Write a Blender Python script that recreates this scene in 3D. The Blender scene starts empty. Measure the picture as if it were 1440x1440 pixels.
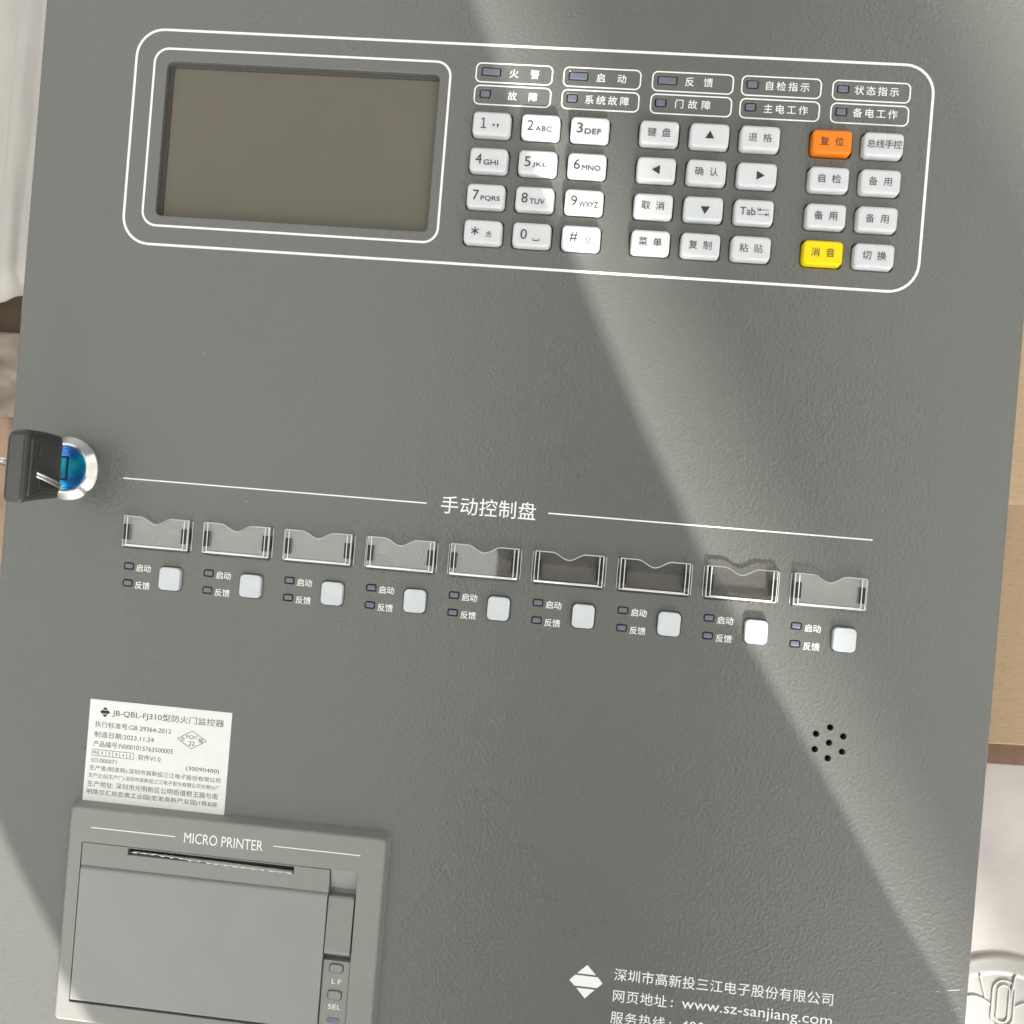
import bpy, math, random
from mathutils import Vector, Matrix, geometry
random.seed(7)
S = bpy.context.scene
COL = S.collection
rad = math.radians

# ------------------------------------------------------------------ camera
CAM_R = Matrix(((0.9937189, 0.08250523, -0.07560176),
                (0.08244871, -0.99658778, -0.00387371),
                (-0.07566339, -0.00238389, -0.99713057)))   # rows: right, down, forward
CAM_H = 0.36836
FPX = 1400.0                                                # focal length in photo pixels (1440 wide)
cam = bpy.data.cameras.new('camera')
cam.sensor_width = 36.0
cam.lens = 36.0 * FPX / 1440.0
cam.clip_start = 0.01
cam.clip_end = 400
co = bpy.data.objects.new('camera', cam)
COL.objects.link(co)
rt, dn, fw = CAM_R[0], CAM_R[1], CAM_R[2]
m = Matrix((( rt.x, -dn.x, -fw.x, 0), (rt.y, -dn.y, -fw.y, 0), (rt.z, -dn.z, -fw.z, CAM_H), (0, 0, 0, 1)))
co.matrix_world = m
S.camera = co

# ------------------------------------------------------------------ light
SUN_EL = 30.0
SUN_XY = Vector((0.313, -0.95)).normalized()
SUN = Vector((SUN_XY.x * math.cos(rad(SUN_EL)), SUN_XY.y * math.cos(rad(SUN_EL)), math.sin(rad(SUN_EL))))
w = bpy.data.worlds.new('World')
S.world = w
w.use_nodes = True
nt = w.node_tree
nt.nodes.clear()
sky = nt.nodes.new('ShaderNodeTexSky')
sky.sky_type = 'NISHITA'
sky.sun_disc = False
sky.sun_elevation = rad(SUN_EL)
sky.sun_rotation = math.atan2(SUN.x, SUN.y)
sky.air_density = 1.0
sky.dust_density = 6.0
sky.ozone_density = 1.0
hs = nt.nodes.new('ShaderNodeHueSaturation')
hs.inputs['Saturation'].default_value = 0.13
bg = nt.nodes.new('ShaderNodeBackground')
bg.inputs['Strength'].default_value = 0.083
ow = nt.nodes.new('ShaderNodeOutputWorld')
nt.links.new(sky.outputs[0], hs.inputs['Color'])
nt.links.new(hs.outputs[0], bg.inputs['Color'])
nt.links.new(bg.outputs[0], ow.inputs['Surface'])
sl = bpy.data.lights.new('sun', 'SUN')
sl.energy = 5.0
sl.angle = rad(0.53)
sl.color = (1.0, 0.96, 0.90)
so = bpy.data.objects.new('sun', sl)
COL.objects.link(so)
so.location = SUN * 8
so.rotation_euler = SUN.to_track_quat('Z', 'Y').to_euler()
S.view_settings.view_transform = 'Standard'
S.view_settings.look = 'None'
S.view_settings.gamma = 1
S.view_settings.exposure = 1.08
S.view_settings.use_curve_mapping = False
S.render.engine = 'CYCLES'
S.cycles.use_denoising = True
S.cycles.max_bounces = 12
S.cycles.transmission_bounces = 12
S.cycles.sample_clamp_indirect = 6.0

# ------------------------------------------------------------------ helpers
def at(px, py, z=0.0):
    """the place (in mm, on the level z mm above the door) seen at a photo pixel"""
    d = CAM_R.transposed() @ Vector(((px - 720) / FPX, (py - 720) / FPX, 1.0))
    t = (z * 0.001 - CAM_H) / d.z
    return d.x * t * 1000, d.y * t * 1000

WL = {}
def link(o, parent=None, loc=(0, 0, 0)):
    """loc in metres, world"""
    COL.objects.link(o)
    loc = Vector(loc)
    if parent is not None:
        o.parent = parent
        o.location = loc - WL[parent.name]
    else:
        o.location = loc
    WL[o.name] = loc
    return o

def empty(name, loc, label, cat, group=None):
    o = bpy.data.objects.new(name, None)
    o.empty_display_size = 0.02
    link(o, None, loc)
    return tag(o, label, cat, group)

def tag(o, label=None, cat=None, group=None, kind=None):
    if label: o['label'] = label
    if cat: o['category'] = cat
    if group: o['group'] = group
    if kind: o['kind'] = kind
    return o

class MB:
    """collects faces in mm"""
    def __init__(s): s.v = []; s.f = []; s.mi = []; s.sm = []
    def add(s, vs, fs, mi=0, sm=False):
        b = len(s.v)
        s.v += [tuple(p) for p in vs]
        for f in fs:
            s.f.append(tuple(b + i for i in f)); s.mi.append(mi); s.sm.append(sm)
    def mesh(s, name, mats, origin=(0, 0, 0)):
        me = bpy.data.meshes.new(name)
        ox, oy, oz = origin
        me.from_pydata([((x - ox) * .001, (y - oy) * .001, (z - oz) * .001) for x, y, z in s.v], [], s.f)
        for mt in (mats if isinstance(mats, (list, tuple)) else [mats]): me.materials.append(mt)
        me.polygons.foreach_set('material_index', s.mi)
        me.polygons.foreach_set('use_smooth', s.sm)
        me.update()
        return me
    def build(s, name, mats, parent=None, origin=(0, 0, 0)):
        o = bpy.data.objects.new(name, s.mesh(name, mats, origin))
        return link(o, parent, Vector(origin) * .001)

def rr(cx, cy, w, h, r, n=6):
    """rounded rectangle outline, counter clockwise"""
    r = max(min(r, w / 2 - 1e-4, h / 2 - 1e-4), 1e-3)
    P = []
    for k, (sx, sy) in enumerate(((1, 1), (-1, 1), (-1, -1), (1, -1))):
        ox, oy = cx + sx * (w / 2 - r), cy + sy * (h / 2 - r)
        for i in range(n + 1):
            a = math.pi / 2 * (k + i / n)
            P.append((ox + r * math.cos(a), oy + r * math.sin(a)))
    return P

def circle(cx, cy, r, n=32):
    return [(cx + r * math.cos(2 * math.pi * i / n), cy + r * math.sin(2 * math.pi * i / n)) for i in range(n)]

def loft(mb, rings, cap_top=True, cap_bot=False, mi=0, sm=False, close=False):
    """rings: list of lists of 3-D points, counter clockwise seen from the last ring"""
    n = len(rings[0]); vs = []; fs = []
    for r in rings: vs += r
    for k in range(len(rings) - 1):
        for i in range(n):
            j = (i + 1) % n
            fs.append((k * n + i, k * n + j, (k + 1) * n + j, (k + 1) * n + i))
    mb.add(vs, fs, mi, sm)
    if cap_top: mb.add(rings[-1], [tuple(range(n))], mi, False)
    if cap_bot: mb.add(rings[0], [tuple(reversed(range(n)))], mi, False)

def z3(pts, z): return [(x, y, z) for x, y in pts]

def pillow(mb, cx, cy, w, h, r, z0, z1, fil, draft=0.0, n=5, cap_bot=False, mi=0):
    """a moulded block: rounded rectangle, drafted walls, filleted top edge"""
    rings = [z3(rr(cx, cy, w + 2 * draft, h + 2 * draft, r + draft, n), z0),
             z3(rr(cx, cy, w, h, r, n), z1 - fil)]
    for i in range(1, 5):
        a = math.pi / 2 * i / 4
        k = fil * (1 - math.cos(a))
        rings.append(z3(rr(cx, cy, w - 2 * k, h - 2 * k, max(r - k, .05), n), z1 - fil + fil * math.sin(a)))
    loft(mb, rings, True, cap_bot, mi, True)

def box(mb, x0, y0, z0, x1, y1, z1, mi=0):
    vs = [(x0, y0, z0), (x1, y0, z0), (x1, y1, z0), (x0, y1, z0), (x0, y0, z1), (x1, y0, z1), (x1, y1, z1), (x0, y1, z1)]
    mb.add(vs, [(3, 2, 1, 0), (4, 5, 6, 7), (0, 1, 5, 4), (1, 2, 6, 5), (2, 3, 7, 6), (3, 0, 4, 7)], mi)

def frame(mb, cx, cy, w, h, r, t, z, mi=0, n=8):
    """flat printed outline"""
    a = rr(cx, cy, w + t, h + t, r + t / 2, n); b = rr(cx, cy, w - t, h - t, r - t / 2, n)
    k = len(a)
    mb.add(z3(a, z) + z3(b, z), [(i, (i + 1) % k, k + (i + 1) % k, k + i) for i in range(k)], mi)

def holed(mb, outer, holes, z, mi=0):
    loops = [outer] + holes
    flat = [p for l in loops for p in l]
    tris = geometry.tessellate_polygon([[Vector((x, y, 0)) for x, y in l] for l in loops])
    fs = []
    for a, b, c in tris:
        ax, ay = flat[a]; bx, by = flat[b]; cx, cy = flat[c]
        ar = (bx - ax) * (cy - ay) - (by - ay) * (cx - ax)
        fs.append((a, b, c) if ar > 0 else (c, b, a))
    mb.add(z3(flat, z), fs, mi)

def tube(mb, pts, r, n=10, mi=0, cap=True, closed=False):
    P = [Vector(p) for p in pts]; rings = []
    up = None
    for i, p in enumerate(P):
        if closed: d = P[(i + 1) % len(P)] - P[i - 1]
        else: d = P[min(i + 1, len(P) - 1)] - P[max(i - 1, 0)]
        d.normalize()
        if up is None:
            up = Vector((0, 0, 1)) if abs(d.z) < .9 else Vector((1, 0, 0))
        s = d.cross(up).normalized(); up = s.cross(d).normalized()
        rings.append([tuple(p + r * (math.cos(2 * math.pi * k / n) * s + math.sin(2 * math.pi * k / n) * up)) for k in range(n)])
    if closed: rings.append(rings[0])
    loft(mb, rings, cap and not closed, cap and not closed, mi, True)

# lettering -----------------------------------------------------------------
_gc = {}
def glyphs(s, bold=0.0):
    bold = 0.0
    key = (s, bold)
    if key not in _gc:
        cu = bpy.data.curves.new('lettering', 'FONT')
        cu.body = s; cu.size = 1.0; cu.resolution_u = 3; cu.offset = bold
        ob = bpy.data.objects.new('lettering', cu)
        me = bpy.data.meshes.new_from_object(ob)
        vs = [(v.co.x, v.co.y) for v in me.vertices]; fs = [tuple(p.vertices) for p in me.polygons]
        out = []
        for f in fs:
            a, b, c = (vs[i] for i in f[:3])
            ar = sum(vs[f[i]][0] * vs[f[(i + 1) % len(f)]][1] - vs[f[(i + 1) % len(f)]][0] * vs[f[i]][1] for i in range(len(f)))
            out.append(f if ar > 0 else tuple(reversed(f)))
        bpy.data.objects.remove(ob); bpy.data.curves.remove(cu); bpy.data.meshes.remove(me)
        _gc[key] = (vs, out)
    return _gc[key]

def cjk(mb, s, p0, p1, size, z, bold=0.0, mi=0, sx=1.0):
    """one character per cell, cell centres spread from p0 to p1"""
    n = len(s)
    ang = math.atan2(p1[1] - p0[1], p1[0] - p0[0]) if n > 1 else 0
    for i, ch in enumerate(s):
        if ch in ' 　': continue
        k = i / (n - 1) if n > 1 else 0
        cx, cy = p0[0] + (p1[0] - p0[0]) * k, p0[1] + (p1[1] - p0[1]) * k
        vs, fs = glyphs(ch)
        mb.add([(cx + (x - .5) * size * sx, cy + (y - .37) * size, z) for x, y in vs], fs, mi)
        if bold > 0:                                # a second strike, a hair aside and above, fattens the strokes
            mb.add([(cx + (x - .5 + bold) * size * sx, cy + (y - .37 + bold) * size, z + .012) for x, y in vs], fs, mi)

def fit(mb, s, x0, y0, x1, y1, z, bold=0.0, mi=0):
    """the whole string stretched to the box x0..x1, y0..y1 (its ink)"""
    vs, fs = glyphs(s, bold)
    ax, bx = min(v[0] for v in vs), max(v[0] for v in vs); ay, by = min(v[1] for v in vs), max(v[1] for v in vs)
    P = [(x0 + (x - ax) / (bx - ax) * (x1 - x0), y0 + (y - ay) / (by - ay) * (y1 - y0)) for x, y in vs]
    mb.add(z3(P, z), fs, mi)
    if bold >= .02: mb.add([(x + bold, y + bold, z + .012) for x, y in P], fs, mi)

# ------------------------------------------------------------------ materials
def mat(name, col, rough=.5, metal=0.0, spec=.5, trans=0.0, ior=1.45, coat=0.0):
    m = bpy.data.materials.new(name); m.use_nodes = True
    b = m.node_tree.nodes['Principled BSDF']
    b.inputs['Base Color'].default_value = (*col, 1)
    b.inputs['Roughness'].default_value = rough
    b.inputs['Metallic'].default_value = metal
    b.inputs['Specular IOR Level'].default_value = spec
    b.inputs['Transmission Weight'].default_value = trans
    b.inputs['IOR'].default_value = ior
    b.inputs['Coat Weight'].default_value = coat
    return m
def nd(m, t, **k):
    n = m.node_tree.nodes.new(t)
    for a, v in k.items(): setattr(n, a, v)
    return n
def lk(m, a, b): m.node_tree.links.new(a, b)
def B(m): return m.node_tree.nodes['Principled BSDF']
def coords(m): return nd(m, 'ShaderNodeTexCoord').outputs['Object']
def noise(m, co, scale, detail=2.0, rough=.5):
    n = nd(m, 'ShaderNodeTexNoise'); lk(m, co, n.inputs['Vector'])
    n.inputs['Scale'].default_value = scale; n.inputs['Detail'].default_value = detail; n.inputs['Roughness'].default_value = rough
    return n.outputs['Fac']
def bump(m, h, strength, dist, nrm=None):
    b = nd(m, 'ShaderNodeBump'); lk(m, h, b.inputs['Height'])
    b.inputs['Strength'].default_value = strength; b.inputs['Distance'].default_value = dist
    if nrm is not None: lk(m, nrm, b.inputs['Normal'])
    return b.outputs['Normal']
def ramp(m, fac, stops):
    r = nd(m, 'ShaderNodeValToRGB'); lk(m, fac, r.inputs['Fac'])
    e = r.color_ramp.elements
    while len(e) < len(stops): e.new(.5)
    for x, (p, c) in zip(e, stops): x.position = p; x.color = (*c, 1)
    return r.outputs['Color']
def maprange(m, v, a, b, c, d):
    n = nd(m, 'ShaderNodeMapRange'); lk(m, v, n.inputs['Value'])
    for i, x in zip((1, 2, 3, 4), (a, b, c, d)): n.inputs[i].default_value = x
    return n.outputs[0]
def mixc(m, fac, a, b):
    n = nd(m, 'ShaderNodeMix', data_type='RGBA')
    if isinstance(fac, float): n.inputs['Factor'].default_value = fac
    else: lk(m, fac, n.inputs['Factor'])
    for i, x in ((6, a), (7, b)):
        if isinstance(x, tuple): n.inputs[i].default_value = (*x, 1)
        else: lk(m, x, n.inputs[i])
    return n.outputs[2]

# orange-peel powder coat of the door
PAINT = mat('grey_powder_coat', (.26, .26, .235), .3, spec=.9)
c_ = coords(PAINT)
pv = nd(PAINT, 'ShaderNodeTexVoronoi'); pv.feature = 'SMOOTH_F1'; pv.inputs['Scale'].default_value = 850; pv.inputs['Smoothness'].default_value = .8
wv = nd(PAINT, 'ShaderNodeVectorMath', operation='ADD'); lk(PAINT, c_, wv.inputs[0])
wn = nd(PAINT, 'ShaderNodeTexNoise'); lk(PAINT, c_, wn.inputs['Vector']); wn.inputs['Scale'].default_value = 600
ws = nd(PAINT, 'ShaderNodeVectorMath', operation='SCALE'); lk(PAINT, wn.outputs['Color'], ws.inputs[0]); ws.inputs['Scale'].default_value = .0012
lk(PAINT, ws.outputs[0], wv.inputs[1]); lk(PAINT, wv.outputs[0], pv.inputs['Vector'])
h1 = pv.outputs['Distance']
lk(PAINT, bump(PAINT, h1, 1.0, .00013), B(PAINT).inputs['Normal'])
blot = noise(PAINT, c_, 9, 4, .6)
cc = mixc(PAINT, maprange(PAINT, blot, .3, .7, 0, 1), (.128, .131, .122), (.138, .141, .131))
vo = nd(PAINT, 'ShaderNodeTexVoronoi'); lk(PAINT, c_, vo.inputs['Vector']); vo.inputs['Scale'].default_value = 140
dust = maprange(PAINT, vo.outputs['Distance'], .025, .05, 1, 0)
sp = nd(PAINT, 'ShaderNodeSeparateColor'); lk(PAINT, vo.outputs['Color'], sp.inputs[0])
few = maprange(PAINT, sp.outputs[0], .90, 1.0, 0, .5)
mu = nd(PAINT, 'ShaderNodeMath', operation='MULTIPLY'); lk(PAINT, dust, mu.inputs[0]); lk(PAINT, few, mu.inputs[1])
lk(PAINT, mixc(PAINT, mu.outputs[0], cc, (.5, .5, .46)), B(PAINT).inputs['Base Color'])
lk(PAINT, maprange(PAINT, blot, .3, .7, .26, .31), B(PAINT).inputs['Roughness'])

INK = mat('white_screen_print', (.80, .82, .78), .5)
lk(INK, ramp(INK, noise(INK, coords(INK), 900, 3), [(.25, (.90, .91, .88)), (.5, (.96, .97, .95))]), B(INK).inputs['Base Color'])
def plastic(name, a, b, rough, scale=900):
    m = mat(name, a, rough)
    c = coords(m)
    lk(m, mixc(m, maprange(m, noise(m, c, 60, 3), .35, .65, 0, 1), a, b), B(m).inputs['Base Color'])
    lk(m, bump(m, noise(m, c, scale * 2, 2), .25, .00006), B(m).inputs['Normal'])
    return m
KEYW = plastic('white_rubber', (.68, .705, .71), (.64, .67, .68), .42)
KEYO = plastic('orange_rubber', (.95, .24, .012), (.92, .22, .010), .42)
KEYY = plastic('yellow_rubber', (.95, .74, .0), (.93, .71, .0), .42)
BTN = plastic('pale_grey_button', (.66, .70, .72), (.62, .665, .685), .35)
KEYINK = mat('dark_key_print', (.05, .05, .05), .6)
lk(KEYINK, ramp(KEYINK, noise(KEYINK, coords(KEYINK), 1500, 2), [(.3, (.03, .032, .035)), (.7, (.075, .078, .08))]), B(KEYINK).inputs['Base Color'])
DARK = mat('dark_cavity', (.012, .012, .013), .7)
LED = plastic('smoky_blue_lens', (.15, .165, .21), (.18, .195, .245), .3)
CELL = mat('display_glass', (.115, .10, .068), .12, spec=.5)
c_ = coords(CELL)
lk(CELL, mixc(CELL, maprange(CELL, noise(CELL, c_, 25, 3), .3, .7, 0, 1), (.125, .114, .085), (.136, .124, .093)), B(CELL).inputs['Base Color'])
lk(CELL, maprange(CELL, noise(CELL, c_, 40, 4), .3, .7, .10, .2), B(CELL).inputs['Roughness'])
vd = nd(CELL, 'ShaderNodeTexVoronoi'); lk(CELL, c_, vd.inputs['Vector']); vd.inputs['Scale'].default_value = 130
sd = nd(CELL, 'ShaderNodeSeparateColor'); lk(CELL, vd.outputs['Color'], sd.inputs[0])
md = nd(CELL, 'ShaderNodeMath', operation='MULTIPLY'); lk(CELL, maprange(CELL, vd.outputs['Distance'], .03, .07, 1, 0), md.inputs[0]); lk(CELL, maprange(CELL, sd.outputs[0], .86, 1, 0, .5), md.inputs[1])
old_ = B(CELL).inputs['Base Color'].links[0].from_socket
lk(CELL, mixc(CELL, md.outputs[0], old_, (.45, .43, .38)), B(CELL).inputs['Base Color'])
GASKET = mat('dark_display_gasket', (.062, .055, .05), .5)
ACRY = mat('clear_acrylic', (.97, .985, .975), .03, trans=1.0, ior=1.49)
PLATE = bpy.data.materials.new('clear_plate'); PLATE.use_nodes = True
nt_ = PLATE.node_tree; nt_.nodes.clear()
lw = nd(PLATE, 'ShaderNodeLayerWeight'); lw.inputs['Blend'].default_value = .5
pw = nd(PLATE, 'ShaderNodeMath', operation='POWER'); lk(PLATE, lw.outputs['Facing'], pw.inputs[0]); pw.inputs[1].default_value = 5.0
fr = nd(PLATE, 'ShaderNodeMath', operation='MULTIPLY_ADD'); lk(PLATE, pw.outputs[0], fr.inputs[0]); fr.inputs[1].default_value = .9; fr.inputs[2].default_value = .125
tr = nd(PLATE, 'ShaderNodeBsdfTransparent'); tr.inputs['Color'].default_value = (.99, .99, .985, 1)
gl = nd(PLATE, 'ShaderNodeBsdfGlossy'); gl.inputs['Roughness'].default_value = .03
mx = nd(PLATE, 'ShaderNodeMixShader'); out_ = nd(PLATE, 'ShaderNodeOutputMaterial')
lk(PLATE, fr.outputs[0], mx.inputs[0]); lk(PLATE, tr.outputs[0], mx.inputs[1]); lk(PLATE, gl.outputs[0], mx.inputs[2]); lk(PLATE, mx.outputs[0], out_.inputs['Surface'])
EDGE = mat('acrylic_edge_highlight', (.95, .96, .94), .15, trans=.15, ior=1.49)  # near-white colour stands for the highlights along the acrylic edges
CLIP = mat('dark_green_clip', (.012, .02, .016), .35)
SHELL = plastic('warm_grey_plastic', (.275, .275, .258), (.285, .285, .268), .4, 700)
SHELL2 = plastic('grey_green_plastic', (.30, .31, .295), (.312, .322, .306), .36, 700)
PAPER = mat('white_paper', (.80, .80, .76), .7)
lk(PAPER, ramp(PAPER, noise(PAPER, coords(PAPER), 300, 4), [(.3, (.85, .86, .835)), (.7, (.90, .91, .885))]), B(PAPER).inputs['Base Color'])
PINK = mat('black_label_print', (.05, .05, .05), .6)
lk(PINK, ramp(PINK, noise(PINK, coords(PINK), 1400, 2), [(.3, (.015, .015, .015)), (.7, (.06, .06, .06))]), B(PINK).inputs['Base Color'])
CHROME = mat('polished_chrome', (.72, .70, .67), .12, metal=1.0)
lk(CHROME, maprange(CHROME, noise(CHROME, coords(CHROME), 150, 3), .3, .7, .08, .22), B(CHROME).inputs['Roughness'])
lk(CHROME, bump(CHROME, noise(CHROME, coords(CHROME), 45, 1), .35, .003), B(CHROME).inputs['Normal'])
STEEL = mat('bright_steel_wire', (.70, .68, .64), .2, metal=1.0)
BLUE = mat('blue_anodised', (.01, .20, .50), .25, metal=.8)
c_ = coords(BLUE)
lk(BLUE, ramp(BLUE, noise(BLUE, c_, 130, 2), [(.36, (.04, .75, .88)), (.52, (.02, .45, .85)), (.68, (.06, .20, .70))]), B(BLUE).inputs['Base Color'])
lk(BLUE, bump(BLUE, noise(BLUE, c_, 220, 3), .5, .0004), B(BLUE).inputs['Normal'])
KEYB = plastic('black_key_plastic', (.04, .04, .038), (.055, .055, .053), .26)
B(KEYB).inputs['Specular IOR Level'].default_value = .9
lk(KEYB, bump(KEYB, noise(KEYB, coords(KEYB), 900, 3), .5, .0002), B(KEYB).inputs['Normal'])

# ------------------------------------------------------------------ setting and background
DEEP = -110.0
GROUND = mat('pale_concrete', (.38, .36, .33), .8)
c_ = coords(GROUND)
lk(GROUND, ramp(GROUND, noise(GROUND, c_, 14, 8, .65), [(.3, (.30, .285, .26)), (.7, (.44, .42, .385))]), B(GROUND).inputs['Base Color'])
lk(GROUND, bump(GROUND, noise(GROUND, c_, 120, 6), .5, .002), B(GROUND).inputs['Normal'])
g = MB(); R_ = 150000.0
g.add([(-R_, -R_, DEEP - 4), (R_, -R_, DEEP - 4), (R_, R_, DEEP - 4), (-R_, R_, DEEP - 4)], [(0, 1, 2, 3)])
tag(g.build('ground', GROUND), kind='structure')

# ------------------------------------------------------------------ the control panel
PX0, PX1, PY0, PY1 = -224.0, 149.7, -345.0, 228.0
panel = empty('control_panel', (-.037, -.058, DEEP * .001),
              'grey metal wall cabinet with keypad, dark display, row of clear windows and small printer', 'control panel')

# cabinet body under the door
b = MB()
box(b, PX0 + 5, PY0 + 5, DEEP, PX1 - 5, PY1 - 5, -18.6)
b.build('cabinet_body', PAINT, panel)

holes = []
KX = [(-54.5, 18.15), (7.2, 18.15), (69.1, 18.1)]
KW, KH, KZ = 14.7, 9.4, 3.3
ROWV = [146.1, 132.75, 119.4, 106.1]
keydefs = []
rows = [['1', '2', '3', '键盘', 'up', '退格', '复位', '总线手控'],
        ['4', '5', '6', 'left', '确认', 'right', '自检', '备用'],
        ['7', '8', '9', '取消', 'down', 'Tab', '备用', '备用'],
        ['*', '0', '#', '菜单', '复制', '粘贴', '消音', '切换']]
COLU = [-54.5, -36.35, -18.2, 7.2, 25.35, 43.5, 69.1, 87.2]
for r_, row in enumerate(rows):
    for c, t in enumerate(row):
        keydefs.append((t, COLU[c], ROWV[r_]))
for t, u, v in keydefs:
    holes.append(rr(u + KW / 2, v - KH / 2, KW + .45, KH + .45, 1.9, 4))
BOXU = [(-54.8, -26.4), (-22.1, 6.2), (10.6, 39.9), (43.1, 71.5), (75.7, 103.1)]
BV1, BV2, BH = 161.4, 153.1, 7.0
leds = [(-49.2, 161.9, 6.5, 2.5), (-16.7, 161.9, 6.5, 2.5), (16.0, 161.9, 6.5, 2.5), (46.9, 162.0, 3.5, 2.4), (79.4, 162.0, 3.5, 2.4),
        (-50.8, 153.6, 3.4, 2.4), (-18.4, 153.6, 3.4, 2.4), (14.2, 153.6, 3.4, 2.4), (46.8, 153.7, 3.4, 2.4), (79.4, 153.7, 3.4, 2.4)]
PITCH = 31.4
for i in range(9):
    u = -46.97 + PITCH * (i - 4)
    leds += [(u, -33.5, 3.1, 1.9), (u, -40.0, 3.1, 1.9)]
for u, v, w_, h_ in leds:
    holes.append(rr(u, v, w_ + .7, h_ + .7, .6, 3))
SWU0, SWU1, SWV0, SWV1 = -173.5, -68.4, 100.9, 159.9
holes.append(rr((SWU0 + SWU1) / 2, (SWV0 + SWV1) / 2, SWU1 - SWU0, SWV1 - SWV0, 2.2, 5))
BTNS = [(-155.55 + PITCH * i, -36.9) for i in range(9)]
BW, BHH, BZ = 8.1, 8.6, 2.1
for u, v in BTNS: holes.append(rr(u, v, BW + .6, BHH + .6, 1.9, 4))
SPK = (93.7, -74.7, 5.6)
spk = [SPK[:2]] + [(SPK[0] + SPK[2] * 1.0 * math.sin(k * math.pi / 3), SPK[1] + SPK[2] * math.cos(k * math.pi / 3)) for k in range(6)]
for u, v in spk: holes.append(circle(u, v, 1.12, 20))

d = MB()
ec = 1.3                                            # folded edge radius
def edge_ring(k, z): return [(PX0 + k, PY0 + k, z), (PX1 - k, PY0 + k, z), (PX1 - k, PY1 - k, z), (PX0 + k, PY1 - k, z)]
rings = [edge_ring(0, -18.0), edge_ring(0, -ec)]
for i in range(1, 6):
    a = math.pi / 2 * i / 5
    rings.append(edge_ring(ec * (1 - math.cos(a)), -ec + ec * math.sin(a)))
loft(d, rings, False, False, 0, False)
CH = .22
def scaled(h, k):
    cx = sum(p[0] for p in h) / len(h); cy = sum(p[1] for p in h) / len(h)
    out = []
    for x, y in h:
        dx, dy = x - cx, y - cy
        out.append((x + math.copysign(min(k, abs(dx)), dx), y + math.copysign(min(k, abs(dy)), dy)))
    return out
holed(d, [(PX0 + ec, PY0 + ec), (PX1 - ec, PY0 + ec), (PX1 - ec, PY1 - ec), (PX0 + ec, PY1 - ec)], [scaled(h, CH) for h in holes], 0)
for h in holes:
    hh = list(reversed(h))
    loft(d, [z3(list(reversed(h)), -4.0), z3(hh, -CH), z3(list(reversed(scaled(h, CH))), 0)], False, False, 0, False)
d.build('door', PAINT, panel)
bk = MB()
box(bk, PX0 + 8, PY0 + 8, -7.0, PX1 - 8, PY1 - 8, -4.2)
bk.build('backing_plate', DARK, panel)

# display in its recess
sc_ = MB()
cxs, cys = (SWU0 + SWU1) / 2, (SWV0 + SWV1) / 2
box(sc_, SWU0 - 2, SWV0 - 2, -4.15, SWU1 + 2, SWV1 + 2, -3.3)
disp = sc_.build('display', CELL, panel)
gk = MB()
a_ = rr(cxs, cys, SWU1 - SWU0 - .1, SWV1 - SWV0 - .1, 2.1, 5); b_ = rr(cxs + .6, cys - .45, SWU1 - SWU0 - 1.9, SWV1 - SWV0 - 1.5, .5, 5)
kk = len(a_)
gk.add(z3(a_, -2.4) + z3(b_, -2.9), [(i, (i + 1) % kk, kk + (i + 1) % kk, kk + i) for i in range(kk)])
gk.add(z3(b_, -2.9) + z3(b_, -3.28), [(i, (i + 1) % kk, kk + (i + 1) % kk, kk + i) for i in range(kk)])
gk.build('gasket', GASKET, disp)

# printed outlines
ZI = .05
o = MB(); frame(o, (-185.9 + 111.2) / 2, (171.7 + 89.7) / 2, 111.2 + 185.9, 171.7 - 89.7, 10.5, .95, ZI); o.build('keypad_outline', INK, panel)
o = MB(); frame(o, (-178.6 - 64.4) / 2, (164.6 + 96.95) / 2, 178.6 - 64.4, 164.6 - 96.95, 5.5, .85, ZI); o.build('display_outline', INK, panel)
status = [('火警', (390, 165), (500, 170)), ('启动', (853, 190), (963, 193)), ('反馈', (1325, 212), (1424, 216)), None, None]
def Z2(x, y): return at(620 + x / 3.7895, 60 + y / 3.7895)
def Z3_(x, y): return at(960 + x / 3.0, 60 + y / 3.0)
stxt = [('火警', Z2(390, 166), Z2(501, 171)), ('启动', Z2(853, 189), Z2(964, 194)), ('反馈', Z2(1325, 212), Z3_(108, 168)),
        ('自检指示', Z3_(366, 183), Z3_(516, 189)), ('状态指示', Z3_(745, 203), Z3_(893, 208)),
        ('故障', Z2(380, 287), Z2(490, 290)), ('系统故障', Z2(790, 306), Z2(978, 313)), ('门故障', Z2(1270, 327), Z3_(98, 265)),
        ('主电工作', Z3_(360, 280), Z3_(508, 286)), ('备电工作', Z3_(737, 297), Z3_(886, 303))]
for i, (t, p0, p1) in enumerate(stxt):
    u0, u1 = BOXU[i % 5]; v = BV1 if i < 5 else BV2
    o = MB(); frame(o, (u0 + u1) / 2, v, u1 - u0, BH, 1.9, .5, ZI, n=6)
    vm = (p0[1] + p1[1]) / 2
    cjk(o, t, (p0[0], vm), (p1[0], vm), 3.55, ZI, .016)
    o.build('status_legend', INK, panel)

# lamps
for u, v, w_, h_ in leds:
    o = MB(); pillow(o, u, v, w_, h_, .35, -3.5, .12, .3, 0, 3)
    o.build('indicator_lamp', LED, panel, (u, v, 0))

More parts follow.
